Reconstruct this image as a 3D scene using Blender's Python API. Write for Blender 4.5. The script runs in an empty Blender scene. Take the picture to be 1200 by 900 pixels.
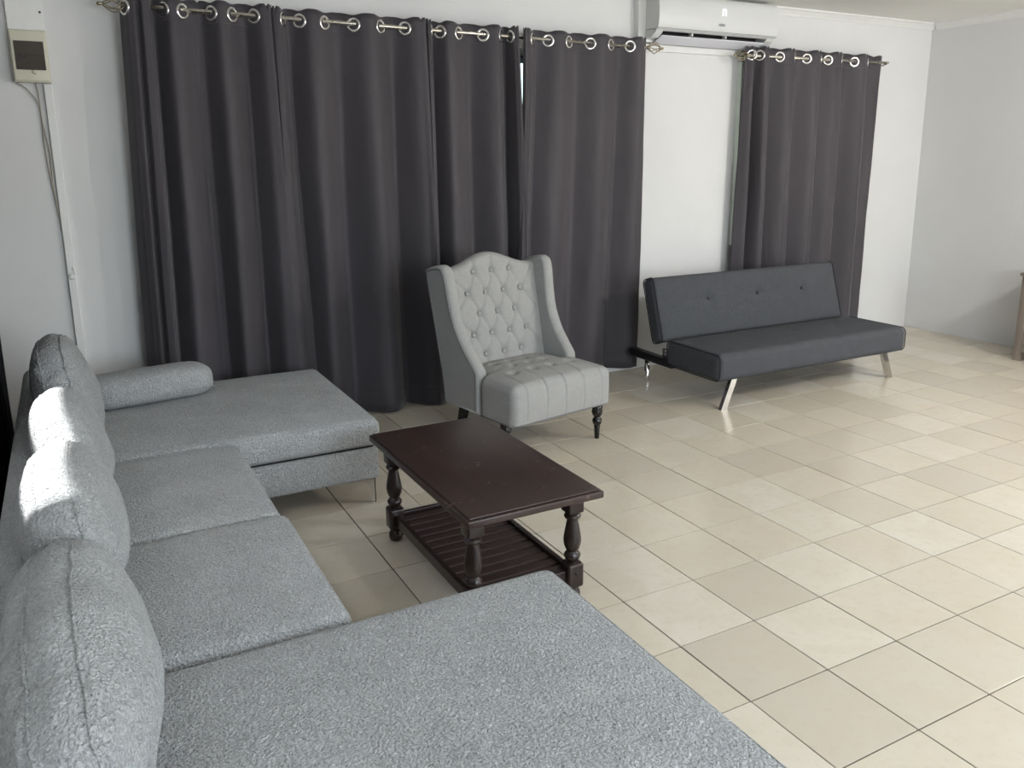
import bpy, bmesh, math, random
import numpy as np
from mathutils import Vector, Matrix, noise

random.seed(7)
SC = bpy.context.scene
COL = SC.collection
PI = math.pi

# ------------------------------------------------------------------ camera
cam_d = bpy.data.cameras.new('camera')
cam = bpy.data.objects.new('camera', cam_d)
COL.objects.link(cam)
SC.camera = cam
F_PX, PITCH, YAW, ROLL = 972.38, -0.2213, 0.4995, -0.0066
cam_d.sensor_fit = 'HORIZONTAL'
cam_d.sensor_width = 36.0
cam_d.lens = F_PX / 1200 * 36.0
cam_d.shift_x = -13.0 / 1200
cam_d.shift_y = -48.37 / 1200
cam_d.clip_start = 0.02
fw = Vector((math.sin(YAW) * math.cos(PITCH), math.cos(YAW) * math.cos(PITCH), math.sin(PITCH)))
rt0 = Vector((math.cos(YAW), -math.sin(YAW), 0))
up0 = rt0.cross(fw)
rt = rt0 * math.cos(ROLL) + up0 * math.sin(ROLL)
up = -rt0 * math.sin(ROLL) + up0 * math.cos(ROLL)
CAM = Vector((-2.0097, -2.9659, 1.6329))
cam.matrix_world = Matrix(((rt.x, up.x, -fw.x, CAM.x), (rt.y, up.y, -fw.y, CAM.y), (rt.z, up.z, -fw.z, CAM.z), (0, 0, 0, 1)))


def project(p):
    d = Vector(p) - CAM
    z = d.dot(fw)
    if z < 0.05:
        return None
    return (613.0 + F_PX * d.dot(rt) / z, 401.63 - F_PX * d.dot(up) / z, z)


# ------------------------------------------------------------------ world, lights, exposure
world = bpy.data.worlds.new('sky')
SC.world = world
world.use_nodes = True
wn = world.node_tree.nodes
wl = world.node_tree.links
bg = wn['Background']
sky = wn.new('ShaderNodeTexSky')
sky.sky_type = 'NISHITA'
sky.sun_disc = False
sky.sun_elevation = math.radians(62)
sky.sun_rotation = math.radians(-90)
wl.new(sky.outputs[0], bg.inputs[0])
bg.inputs[1].default_value = 0.5

sun_d = bpy.data.lights.new('sun', 'SUN')
sun_d.energy = 15.0
sun_d.angle = math.radians(1.6)
sun_d.color = (1.0, 0.98, 0.96)
sun = bpy.data.objects.new('sun', sun_d)
COL.objects.link(sun)
sun.rotation_euler = Vector((0.415, 0.03, -1.0)).to_track_quat('-Z', 'Y').to_euler()


def area(name, loc, target, sx, sy, energy, color):
    d = bpy.data.lights.new(name, 'AREA')
    d.shape = 'RECTANGLE'
    d.size, d.size_y = sx, sy
    d.energy, d.color = energy, color
    o = bpy.data.objects.new(name, d)
    COL.objects.link(o)
    o.location = loc
    o.rotation_euler = (Vector(target) - Vector(loc)).to_track_quat('-Z', 'Y').to_euler()
    return o


# added cool area fills behind the camera, just outside invented openings in wall_front
area('front_fill_wide', (0.1, -4.50, 1.5), (0.1, 0, 1.2), 2.2, 1.3, 112, (0.88, 0.945, 1.0))
area('front_fill_tall', (3.7, -4.50, 1.15), (3.7, 0, 1.0), 1.6, 2.1, 50, (0.95, 0.975, 1.0))

SC.view_settings.view_transform = 'Standard'
SC.view_settings.look = 'None'
SC.view_settings.gamma = 1.0
SC.view_settings.use_curve_mapping = False
SC.view_settings.exposure = -0.13
SC.cycles.max_bounces = 8
SC.cycles.diffuse_bounces = 5


# ------------------------------------------------------------------ materials
def srgb(r, g, b):
    def c(v):
        v /= 255.0
        return v / 12.92 if v <= 0.04045 else ((v + 0.055) / 1.055) ** 2.4
    return (c(r), c(g), c(b), 1.0)


class Mat:
    def __init__(self, name, color, rough=0.6, metal=0.0, spec=0.5):
        self.m = bpy.data.materials.new(name)
        self.m.use_nodes = True
        self.n = self.m.node_tree.nodes
        self.l = self.m.node_tree.links
        self.b = self.n['Principled BSDF']
        self.b.inputs['Base Color'].default_value = color
        self.b.inputs['Roughness'].default_value = rough
        self.b.inputs['Metallic'].default_value = metal
        self.b.inputs['Specular IOR Level'].default_value = spec
        self.tc = self.n.new('ShaderNodeTexCoord')
        self._bump = None

    def map(self, scale=(1, 1, 1), rot=(0, 0, 0), out='Object'):
        mp = self.n.new('ShaderNodeMapping')
        mp.inputs['Scale'].default_value = scale
        mp.inputs['Rotation'].default_value = rot
        self.l.new(self.tc.outputs[out], mp.inputs['Vector'])
        return mp.outputs[0]

    def noise(self, scale, detail=3, rough=0.55, vec=None, dist=0.0):
        t = self.n.new('ShaderNodeTexNoise')
        t.inputs['Scale'].default_value = scale
        t.inputs['Detail'].default_value = detail
        t.inputs['Roughness'].default_value = rough
        t.inputs['Distortion'].default_value = dist
        self.l.new(vec if vec is not None else self.tc.outputs['Object'], t.inputs['Vector'])
        return t.outputs['Fac']

    def voronoi(self, scale, vec=None, feature='F1', out='Distance', rnd=1.0):
        t = self.n.new('ShaderNodeTexVoronoi')
        t.feature = feature
        t.inputs['Scale'].default_value = scale
        t.inputs['Randomness'].default_value = rnd
        self.l.new(vec if vec is not None else self.tc.outputs['Object'], t.inputs['Vector'])
        return t.outputs[out]

    def wave(self, scale, vec, dist=0.0, detail=1, direction='X'):
        t = self.n.new('ShaderNodeTexWave')
        t.bands_direction = direction
        t.inputs['Scale'].default_value = scale
        t.inputs['Distortion'].default_value = dist
        t.inputs['Detail'].default_value = detail
        self.l.new(vec, t.inputs['Vector'])
        return t.outputs['Fac']

    def ramp(self, fac, stops):
        r = self.n.new('ShaderNodeValToRGB')
        e = r.color_ramp.elements
        while len(e) < len(stops):
            e.new(0.5)
        for el, (p, c) in zip(e, stops):
            el.position = p
            el.color = c
        self.l.new(fac, r.inputs[0])
        return r.outputs[0]

    def math(self, op, a, b=None, clamp=False):
        t = self.n.new('ShaderNodeMath')
        t.operation = op
        t.use_clamp = clamp
        for i, v in enumerate((a, b)):
            if v is None:
                continue
            if isinstance(v, (int, float)):
                t.inputs[i].default_value = v
            else:
                self.l.new(v, t.inputs[i])
        return t.outputs[0]

    def mix(self, fac, a, b, mode='MIX'):
        t = self.n.new('ShaderNodeMix')
        t.data_type = 'RGBA'
        t.blend_type = mode
        for sock, v in ((t.inputs[0], fac), (t.inputs[6], a), (t.inputs[7], b)):
            if isinstance(v, (int, float, tuple)):
                sock.default_value = v
            else:
                self.l.new(v, sock)
        return t.outputs[2]

    def color(self, c):
        self.l.new(c, self.b.inputs['Base Color'])

    def rough(self, c):
        self.l.new(c, self.b.inputs['Roughness'])

    def bump(self, h, strength=0.3, dist=0.01):
        t = self.n.new('ShaderNodeBump')
        t.inputs['Strength'].default_value = strength
        t.inputs['Distance'].default_value = dist
        self.l.new(h, t.inputs['Height'])
        if self._bump is not None:
            self.l.new(self._bump, t.inputs['Normal'])
        self._bump = t.outputs[0]
        self.l.new(self._bump, self.b.inputs['Normal'])


def mat_wall(name, col):
    m = Mat(name, col, 0.75, 0, 0.25)
    n1 = m.noise(1.3, 4)
    c = m.ramp(n1, [(0.3, tuple(v * 0.94 for v in col[:3]) + (1,)), (0.7, col)])
    n2 = m.noise(9, 5, 0.6)
    c = m.mix(m.math('MULTIPLY', n2, 0.12), c, tuple(v * 0.85 for v in col[:3]) + (1,))
    m.color(c)
    m.bump(m.noise(6, 5, 0.6), 0.12, 0.02)
    m.bump(m.noise(90, 3), 0.08, 0.004)
    return m.m


def mat_boucle(name, dark, mid, light):
    m = Mat(name, mid, 0.95, 0, 0.15)
    n1 = m.noise(66, 3, 0.6, dist=1.8)
    n2 = m.noise(210, 3, 0.65, dist=0.8)
    big = m.noise(6, 3)
    v1 = m.voronoi(120)
    f = m.math('ADD', m.math('MULTIPLY', n1, 0.45), m.math('MULTIPLY', n2, 0.40))
    f = m.math('ADD', f, m.math('MULTIPLY', big, 0.15))
    c = m.ramp(f, [(0.32, dark), (0.50, mid), (0.68, light)])
    m.color(c)
    h = m.math('SUBTRACT', m.math('ADD', n1, m.math('MULTIPLY', n2, 0.35)), m.math('MULTIPLY', v1, 0.5))
    m.bump(h, 1.0, 0.016)
    m.b.inputs['Sheen Weight'].default_value = 0.15
    return m.m


def mat_weave(name, dark, light, scale=900, rough=0.85, bump=0.25):
    m = Mat(name, light, rough, 0, 0.2)
    n = m.noise(scale * 0.35, 3, 0.7)
    n2 = m.noise(14, 4)
    f = m.math('ADD', m.math('MULTIPLY', n, 0.9), m.math('MULTIPLY', n2, 0.10))
    m.color(m.ramp(f, [(0.35, dark), (0.62, light)]))
    wx = m.wave(scale * 0.16, m.map(), direction='X')
    wz = m.wave(scale * 0.16, m.map(), direction='Z')
    m.bump(m.math('ADD', m.math('MULTIPLY', wx, wz), n), bump, 0.0015)
    return m.m


def mat_curtain():
    m = Mat('curtain_cloth', srgb(84, 79, 86), 0.62, 0, 0.3)
    n = m.noise(3, 3, vec=m.map((1, 1, 0.25)))
    m.color(m.ramp(n, [(0.3, srgb(60, 57, 61)), (0.7, srgb(73, 69, 74))]))
    # soft shipping creases pressed across the cloth
    mp = m.map((1, 1, 1))
    cr = m.math('POWER', m.wave(0.62, mp, 1.6, 2, 'Z'), 40.0)
    m.bump(cr, 0.25, 0.006)
    m.bump(m.noise(7, 4, 0.6, vec=m.map((1, 1, 0.6))), 0.25, 0.02)
    m.bump(m.noise(700, 2), 0.08, 0.001)
    m.b.inputs['Sheen Weight'].default_value = 0.2
    m.b.inputs['Sheen Roughness'].default_value = 0.4
    return m.m


def mat_tile():
    m = Mat('ceramic_tile', srgb(205, 194, 172), 0.2, 0, 0.5)
    oi = m.n.new('ShaderNodeObjectInfo')
    rnd = oi.outputs['Random']
    geo = m.n.new('ShaderNodeNewGeometry')
    n1 = m.noise(4.5, 5, 0.6, vec=geo.outputs['Position'], dist=0.8)
    n2 = m.noise(26, 4, 0.65, vec=geo.outputs['Position'])
    base = m.ramp(rnd, [(0.0, srgb(198, 190, 176)), (0.35, srgb(206, 198, 181)), (0.7, srgb(211, 203, 187)), (1.0, srgb(216, 210, 197))])
    c = m.mix(m.math('MULTIPLY', m.math('SUBTRACT', n1, 0.4, True), 1.1), base, srgb(196, 182, 157))
    c = m.mix(m.math('MULTIPLY', m.math('SUBTRACT', n2, 0.52, True), 1.2), c, srgb(186, 173, 151))
    m.color(c)
    rr = m.math('ADD', m.math('MULTIPLY', n1, 0.16), 0.12)
    m.rough(rr)
    m.bump(m.noise(3.0, 2, vec=geo.outputs['Position']), 0.03, 0.02)
    return m.m


def mat_wood(name, dark, light, rough=0.35, axis='Y', scuff=0.0, freq=1.0):
    m = Mat(name, light, rough, 0, 0.5)
    sc = {'X': (0.6, 9, 9), 'Y': (9, 0.6, 9), 'Z': (9, 9, 0.6)}[axis]
    sc = tuple(s * freq for s in sc)
    v = m.map(sc)
    g = m.noise(2.2, 6, 0.65, vec=v, dist=0.6)
    g2 = m.noise(1.6, 3)
    f = m.math('ADD', m.math('MULTIPLY', g, 0.7), m.math('MULTIPLY', g2, 0.3))
    c = m.ramp(f, [(0.32, dark), (0.66, light)])
    if scuff > 0:
        s1 = m.noise(38, 4, 0.75)
        s2 = m.noise(5, 3, 0.6)
        s = m.math('MULTIPLY', m.math('GREATER_THAN', s1, 0.62), m.math('GREATER_THAN', s2, 0.55))
        c = m.mix(m.math('MULTIPLY', s, scuff), c, srgb(150, 128, 118))
    m.color(c)
    m.rough(m.math('ADD', m.math('MULTIPLY', g2, 0.2), rough - 0.1))
    m.bump(g, 0.08, 0.003)
    return m.m


def mat_plain(name, col, rough=0.5, metal=0.0, spec=0.5, var=0.06, bump=0.03):
    m = Mat(name, col, rough, metal, spec)
    n = m.noise(11, 4)
    m.color(m.ramp(n, [(0.3, tuple(v * (1 - var) for v in col[:3]) + (1,)), (0.7, col)]))
    m.rough(m.math('ADD', m.math('MULTIPLY', m.noise(25, 3), 0.1), max(rough - 0.05, 0.02)))
    if bump:
        m.bump(m.noise(60, 3), bump, 0.002)
    return m.m


def mat_emit(name, col, strength):
    m = Mat(name, col, 0.5)
    m.b.inputs['Emission Color'].default_value = col
    m.b.inputs['Emission Strength'].default_value = strength
    return m.m


def mat_glass(name, col=(0.9, 0.97, 0.97, 1), rough=0.0):
    m = Mat(name, col, rough)
    m.b.inputs['Transmission Weight'].default_value = 1.0
    m.b.inputs['IOR'].default_value = 1.45
    return m.m


M = {
    'wall': mat_wall('wall_paint', srgb(217, 217, 217)),
    'ceiling': mat_wall('ceiling_paint', srgb(238, 237, 233)),
    'trim': mat_plain('trim_paint', srgb(224, 224, 222), 0.45, var=0.05),
    'frame': mat_plain('window_frame_paint', srgb(214, 224, 214), 0.4, var=0.05),
    'tile': mat_tile(),
    'grout': mat_plain('grout', srgb(58, 48, 38), 0.95, var=0.2, bump=0.1),
    'boucle': mat_boucle('grey_boucle', srgb(140, 143, 144), srgb(184, 187, 189), srgb(220, 223, 225)),
    'boucle_seam': mat_boucle('grey_boucle_seam', srgb(136, 139, 139), srgb(182, 185, 186), srgb(212, 215, 216)),
    'linen': mat_weave('light_grey_linen', srgb(136, 136, 134), srgb(165, 165, 163)),
    'linen_pipe': mat_weave('light_grey_linen_piping', srgb(98, 98, 98), srgb(124, 124, 123)),
    'charcoal': mat_weave('charcoal_weave', srgb(50, 52, 56), srgb(82, 84, 88), 800),
    'charcoal_pipe': mat_weave('charcoal_piping', srgb(38, 39, 44), srgb(54, 56, 62), 800),
    'curtain': mat_curtain(),
    'dark_curtain': mat_weave('near_black_cloth', srgb(16, 17, 22), srgb(26, 27, 33), 600),
    'chrome': mat_plain('polished_chrome', (0.78, 0.77, 0.75, 1), 0.12, 1.0, var=0.04, bump=0),
    'nickel': mat_plain('brushed_nickel', (0.62, 0.58, 0.50, 1), 0.28, 1.0, var=0.08),
    'bronze': mat_plain('aged_bronze', (0.36, 0.31, 0.22, 1), 0.35, 1.0, var=0.2),
    'ring': mat_plain('silver_eyelet', (0.80, 0.79, 0.77, 1), 0.18, 1.0, var=0.04, bump=0),
    'black_metal': mat_plain('black_metal', srgb(24, 24, 26), 0.45, 0.3),
    'black_lacquer': mat_plain('black_lacquer', srgb(14, 13, 14), 0.12, 0, 0.6, bump=0.01),
    'wood_top': mat_wood('dark_walnut_top', srgb(37, 26, 24), srgb(60, 42, 37), 0.33, 'Y', 0.55),
    'wood': mat_wood('dark_walnut', srgb(26, 18, 17), srgb(44, 31, 28), 0.30, 'Z', 0.12),
    'wood_slat': mat_wood('dark_walnut_slat', srgb(36, 24, 22), srgb(58, 40, 36), 0.5, 'X', 0.2),
    'greywood': mat_wood('weathered_grey_wood', srgb(104, 93, 84), srgb(146, 134, 124), 0.55, 'Z', 0.0, 1.3),
    'plastic': mat_plain('white_plastic', srgb(206, 207, 207), 0.35, var=0.02, bump=0),
    'plastic_flap': mat_plain('white_flap_plastic', srgb(214, 214, 222), 0.35, var=0.02, bump=0),
    'slot': mat_plain('dark_slot', srgb(20, 20, 23), 0.6),
    'grey_print': mat_plain('grey_print', srgb(120, 122, 126), 0.5, bump=0),
    'display': mat_emit('lit_display', (1, 1, 1, 1), 1.1),
    'cream': mat_plain('cream_plastic', srgb(206, 203, 184), 0.4, var=0.06, bump=0),
    'smoked': mat_plain('smoked_window', srgb(58, 50, 42), 0.15, 0, 0.6, var=0.25, bump=0),
    'switch_dark': mat_plain('breaker_switch', srgb(30, 28, 28), 0.4),
    'cable': mat_plain('old_cable', srgb(176, 170, 158), 0.6, var=0.15),
    'glass': mat_glass('clear_glass'),
    'lamp': mat_emit('lamp_glow', (1.0, 0.96, 0.9, 1), 6.0),
}


# ------------------------------------------------------------------ mesh helpers
def link(o, parent=None):
    COL.objects.link(o)
    if parent is not None:
        o.parent = parent
    return o


def obj(name, vf, mat, parent=None, smooth=True, flat=None, sharp=None):
    """vf = (verts, faces); linked as ONE mesh object"""
    v, f = vf
    me = bpy.data.meshes.new(name)
    me.from_pydata([tuple(p) for p in v], [], f)
    me.materials.append(mat)
    if smooth:
        me.polygons.foreach_set('use_smooth', [True] * len(me.polygons))
        if flat:
            for i in flat:
                me.polygons[i].use_smooth = False
        if sharp:
            me.set_sharp_from_angle(angle=math.radians(sharp))
    me.update()
    return link(bpy.data.objects.new(name, me), parent)


def inst(o, parent=None, loc=None, rot=None):
    """a copy that shares its mesh"""
    c = o.copy()
    COL.objects.link(c)
    if parent is not None:
        c.parent = parent
    if loc is not None:
        c.location = loc
    if rot is not None:
        c.rotation_euler = rot
    return c


def thing(name, label, cat, loc=(0, 0, 0), rotz=0.0, group=None):
    o = bpy.data.objects.new(name, None)
    o.empty_display_size = 0.1
    COL.objects.link(o)
    o.location = loc
    o.rotation_euler = (0, 0, rotz)
    o['label'] = label
    o['category'] = cat
    if group:
        o['group'] = group
    return o


def tag(o, label, cat, group=None):
    o['label'] = label
    o['category'] = cat
    if group:
        o['group'] = group
    return o


def struct(o, label=None):
    o['kind'] = 'structure'
    if label:
        o['label'] = label
    return o


def join(*vfs):
    V, Fs = [], []
    for v, f in vfs:
        k = len(V)
        V.extend(tuple(p) for p in v)
        Fs.extend([tuple(i + k for i in q) for q in f])
    return V, Fs


def xf(vf, mat):
    return [tuple(mat @ Vector(p)) for p in vf[0]], vf[1]


def move(vf, d):
    return [(p[0] + d[0], p[1] + d[1], p[2] + d[2]) for p in vf[0]], vf[1]


def box(x0, x1, y0, y1, z0, z1):
    v = [(x, y, z) for x in (x0, x1) for y in (y0, y1) for z in (z0, z1)]
    f = [(0, 1, 3, 2), (4, 6, 7, 5), (0, 4, 5, 1), (2, 3, 7, 6), (0, 2, 6, 4), (1, 5, 7, 3)]
    return v, f


def rbox(x0, x1, y0, y1, z0, z1, r=0.01, seg=2, n=(1, 1, 1), fn=None):
    """box with rounded edges; n = subdivisions of the flat part; fn deforms the points"""
    lo, hi = (x0, y0, z0), (x1, y1, z1)
    ctr = [(a + b) / 2 for a, b in zip(lo, hi)]
    h = [(b - a) / 2 for a, b in zip(lo, hi)]
    r = min(r, *[v * 0.999 for v in h])
    ax = []
    for k in range(3):
        i = h[k] - r
        core = list(np.linspace(-i, i, n[k] + 1))
        edge = [i + r * math.tan(PI / 4 * (s + 1) / seg) for s in range(seg)]
        ax.append([-e for e in reversed(edge)] + core + edge)
    V, idx, Fs = [], {}, []

    def vid(p):
        key = tuple(round(c, 6) for c in p)
        if key not in idx:
            q = [max(-(h[k] - r), min(h[k] - r, p[k])) for k in range(3)]
            d = Vector([p[k] - q[k] for k in range(3)])
            if d.length > 1e-9:
                d = d.normalized() * r
            w = [q[k] + d[k] + ctr[k] for k in range(3)]
            if fn:
                w = fn(*w)
            idx[key] = len(V)
            V.append(tuple(w))
        return idx[key]

    for k in range(3):
        a, b = (k + 1) % 3, (k + 2) % 3
        for s in (-1, 1):
            for i in range(len(ax[a]) - 1):
                for j in range(len(ax[b]) - 1):
                    c = []
                    for (ii, jj) in ((i, j), (i + 1, j), (i + 1, j + 1), (i, j + 1)):
                        p = [0, 0, 0]
                        p[k] = s * h[k]
                        p[a], p[b] = ax[a][ii], ax[b][jj]
                        c.append(vid(p))
                    if s < 0:
                        c.reverse()
                    if len(set(c)) == 4:
                        Fs.append(tuple(c))
    return V, Fs


def lathe(profile, n=24, ctr=(0, 0, 0), square=None):
    """profile of (radius, z), bottom to top"""
    V, Fs = [], []
    for r, z in profile:
        for i in range(n):
            a = 2 * PI * i / n
            V.append((ctr[0] + r * math.cos(a), ctr[1] + r * math.sin(a), ctr[2] + z))
    m = len(profile)
    for k in range(m - 1):
        for i in range(n):
            j = (i + 1) % n
            Fs.append((k * n + i, k * n + j, (k + 1) * n + j, (k + 1) * n + i))
    Fs.append(tuple(reversed(range(n))))
    Fs.append(tuple((m - 1) * n + i for i in range(n)))
    return V, Fs


def tube(pts, r, n=8, closed=False):
    pts = [Vector(p) for p in pts]
    m = len(pts)
    V, Fs = [], []
    ref = None
    for k in range(m):
        a = pts[k - 1] if (k > 0 or closed) else pts[k]
        b = pts[(k + 1) % m] if (k < m - 1 or closed) else pts[k]
        t = (b - a).normalized()
        if ref is None:
            ref = t.orthogonal().normalized()
        u = (ref - t * ref.dot(t))
        u = u.normalized() if u.length > 1e-6 else t.orthogonal().normalized()
        ref = u
        w = t.cross(u)
        rr = r(k / (m - 1)) if callable(r) else r
        for i in range(n):
            q = 2 * PI * i / n
            V.append(tuple(pts[k] + u * (rr * math.cos(q)) + w * (rr * math.sin(q))))
    for k in range(m if closed else m - 1):
        kk = (k + 1) % m
        for i in range(n):
            j = (i + 1) % n
            Fs.append((k * n + i, k * n + j, kk * n + j, kk * n + i))
    if not closed:
        Fs.append(tuple(reversed(range(n))))
        Fs.append(tuple((m - 1) * n + i for i in range(n)))
    return V, Fs


def torus(R, r, n=24, m=8):
    """ring whose axis is Z"""
    V, Fs = [], []
    for i in range(n):
        a = 2 * PI * i / n
        for j in range(m):
            b = 2 * PI * j / m
            q = R + r * math.cos(b)
            V.append((q * math.cos(a), q * math.sin(a), r * 0.75 * math.sin(b)))
    for i in range(n):
        for j in range(m):
            ii, jj = (i + 1) % n, (j + 1) % m
            Fs.append((i * m + j, ii * m + j, ii * m + jj, i * m + jj))
    return V, Fs


def prism(poly, d0, d1, plane='XZ'):
    """polygon extruded along the axis left over"""
    n = len(poly)
    V = []
    for d in (d0, d1):
        for a, b in poly:
            V.append({'XZ': (a, d, b), 'YZ': (d, a, b), 'XY': (a, b, d)}[plane])
    Fs = [tuple(range(n)), tuple(reversed(range(n, 2 * n)))]
    for i in range(n):
        j = (i + 1) % n
        Fs.append((i, i + n, j + n, j))
    # triangulate the caps so concave outlines fill properly
    bm = bmesh.new()
    bv = [bm.verts.new(v) for v in V]
    for f in Fs:
        bm.faces.new([bv[i] for i in f])
    bmesh.ops.recalc_face_normals(bm, faces=bm.faces)
    bmesh.ops.triangulate(bm, faces=[f for f in bm.faces if len(f.verts) > 4])
    bm.verts.index_update()
    out = [tuple(v.co) for v in bm.verts], [tuple(v.index for v in f.verts) for f in bm.faces]
    bm.free()
    return out


def smooth_curve(pts, n):
    """Catmull-Rom through 2-D or 3-D points"""
    P = [np.array(p, float) for p in pts]
    P = [2 * P[0] - P[1]] + P + [2 * P[-1] - P[-2]]
    out = []
    for i in range(1, len(P) - 2):
        for k in range(n):
            t = k / n
            out.append(0.5 * ((2 * P[i]) + (P[i + 1] - P[i - 1]) * t + (2 * P[i - 1] - 5 * P[i] + 4 * P[i + 1] - P[i + 2]) * t * t + (3 * P[i] - P[i - 1] - 3 * P[i + 1] + P[i + 2]) * t ** 3))
    out.append(P[-2])
    return [tuple(o) for o in out]


def nz(x, y, z):
    return noise.noise(Vector((x, y, z)))


# ------------------------------------------------------------------ the setting
XL, XR, YB, YF, ZC = -2.50, 5.03, 2.20, -4.32, 2.77
T = 1 / 3.0

floor = struct(obj('floor', box(XL, XR, YF, YB, -0.08, -0.004), M['grout'], smooth=False), 'grout bed under pale beige ceramic floor tiles')

# tiles: the ones that show are children of the floor, one object each
JW = 0.0052
tile_me = None
tiles = []
for i in range(-8, 16):
    for j in range(-17, 8):
        cx_, cy_ = (i + 0.5) * T, (j + 0.5) * T
        x0, x1, y0, y1 = max(i * T, XL), min((i + 1) * T, XR), max(j * T, YF), min((j + 1) * T, YB)
        if x1 - x0 < 0.01 or y1 - y0 < 0.01:
            continue
        q = project((cx_, cy_, 0))
        vis = q is not None and -60 < q[0] < 1260 and 330 < q[1] < 990
        tiles.append((x0, x1, y0, y1, vis, q[2] if q else 99))
vis_t = sorted([t for t in tiles if t[4]], key=lambda t: t[5])[:290]
vis_set = set(id(t) for t in vis_t)
rest = []
base_tile = None
for t in tiles:
    x0, x1, y0, y1 = t[:4]
    full = (x1 - x0 > T - 0.001 and y1 - y0 > T - 0.001)
    w, d = (x1 - x0 - JW) / 2, (y1 - y0 - JW) / 2
    if id(t) in vis_set:
        tilt = (random.gauss(0, 0.0009), random.gauss(0, 0.0009), 0)
        dz = random.uniform(-0.0006, 0.0004)
        if full and base_tile is not None:
            inst(base_tile, floor, ((x0 + x1) / 2, (y0 + y1) / 2, dz), tilt)
        else:
            o = obj('tile', rbox(-w, w, -d, d, -0.009, 0, 0.0005, 1), M['tile'], floor, smooth=False)
            o.location = ((x0 + x1) / 2, (y0 + y1) / 2, dz)
            o.rotation_euler = tilt
            if full:
                base_tile = o
    else:
        rest.append(box(x0 + JW / 2, x1 - JW / 2, y0 + JW / 2, y1 - JW / 2, -0.009, 0))
ro = obj('tile_field', join(*rest), M['tile'], floor, smooth=False)
ro['kind'] = 'stuff'

struct(obj('ceiling', box(XL - 0.12, XR + 0.12, YF - 0.12, YB + 0.12, ZC, ZC + 0.12), M['ceiling'], smooth=False), 'flat off-white ceiling')


def wall_with_holes(axis, c0, c1, a0, a1, holes, z1=ZC):
    """wall slab between c0..c1 on one axis, running a0..a1 on the other; holes = (a, b, zlow, zhigh)"""
    parts = []
    cur = a0

    def bx(p, q, zl, zh):
        if q - p > 1e-4 and zh - zl > 1e-4:
            parts.append(box(p, q, c0, c1, zl, zh) if axis == 'Y' else box(c0, c1, p, q, zl, zh))
    for (p, q, zl, zh) in sorted(holes):
        bx(cur, p, -0.08, z1)
        bx(p, q, -0.08, zl)
        bx(p, q, zh, z1)
        cur = q
    bx(cur, a1, -0.08, z1)
    return join(*parts)


W1 = (-1.56, 1.64, 0.95, 2.29)
W2 = (2.80, 4.20, 0.95, 2.29)
struct(obj('wall_back', wall_with_holes('Y', YB, YB + 0.12, XL - 0.12, XR + 0.12, [W1, W2]), M['wall'], smooth=False), 'white painted wall behind the curtains')
struct(obj('wall_right', wall_with_holes('X', XR, XR + 0.12, YF, YB, []), M['wall'], smooth=False), 'plain white wall at right')
struct(obj('wall_left', wall_with_holes('X', XL - 0.12, XL, YF, YB, [(-0.62, 1.95, 1.47, 2.08)]), M['wall'], smooth=False), 'white wall behind the sofa')
struct(obj('wall_front', wall_with_holes('Y', YF - 0.12, YF, XL - 0.12, XR + 0.12, [(-1.0, 1.2, 0.85, 2.15), (2.9, 4.5, 0.02, 2.2)]), M['wall'], smooth=False), 'white wall behind the photographer')  # both openings are invented, cut to let the added area fills in

# cornice and skirting
corn = [(0, 0), (0, -0.058), (0.012, -0.058), (0.018, -0.045), (0.04, -0.018), (0.052, -0.012), (0.052, 0)]
struct(obj('trim_1', prism([(YB - a, ZC + b) for a, b in corn], XL, XR, 'YZ'), M['trim'], smooth=False), 'white cornice along the top of the back wall')
struct(obj('trim_2', prism([(XR - a, ZC + b) for a, b in corn], YF, YB - 0.052, 'XZ'), M['trim'], smooth=False), 'white cornice along the top of the right wall')
sk = [(0, 0), (0, 0.06), (0.010, 0.055), (0.022, 0.035), (0.03, 0.012), (0.034, 0)]
struct(obj('baseboard_back', prism([(YB - a, b) for a, b in sk], XL, 2.55, 'YZ'), M['trim'], smooth=False), 'low rough white skirting under the curtains')
# wooden cleat under the air conditioner
struct(obj('trim_3', rbox(1.735, 2.70, YB - 0.022, YB + 0.001, 2.375, 2.425, 0.004, 1), M['trim'], smooth=False), 'white wooden cleat under the air conditioner')
# boxed casing beside the air conditioner
cas = obj('trim_4', rbox(1.735, 1.985, YB - 0.055, YB + 0.001, 2.43, ZC - 0.001, 0.005, 1), M['trim'], smooth=False)
struct(cas, 'white boxed casing left of the air conditioner')


def window(name, W, label, mullions):
    a, b, zl, zh = W
    fr = 0.06
    root = struct(obj(name, join(
        rbox(a - fr, a, YB - 0.045, YB + 0.06, zl - 0.04, zh + 0.05, 0.004, 1),
        rbox(b, b + fr, YB - 0.045, YB + 0.06, zl - 0.04, zh + 0.05, 0.004, 1),
        rbox(a, b, YB - 0.045, YB + 0.06, zh, zh + 0.05, 0.004, 1),
        rbox(a, b, YB - 0.03, YB + 0.06, zl - 0.04, zl, 0.004, 1)), M['frame'], smooth=False), label)
    xs = [a] + mullions + [b]
    for k in range(len(xs) - 1):
        l, r_ = xs[k] + 0.001, xs[k + 1] - 0.001
        obj('sash', join(box(l, l + 0.035, YB + 0.062, YB + 0.095, zl, zh), box(r_ - 0.035, r_, YB + 0.062, YB + 0.095, zl, zh),
                         box(l + 0.035, r_ - 0.035, YB + 0.062, YB + 0.095, zl, zl + 0.035), box(l + 0.035, r_ - 0.035, YB + 0.062, YB + 0.095, zh - 0.035, zh)), M['frame'], root, smooth=False)
        obj('pane', box(l + 0.036, r_ - 0.036, YB + 0.075, YB + 0.081, zl + 0.036, zh - 0.036), M['glass'], root, smooth=False)
    return root


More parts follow.
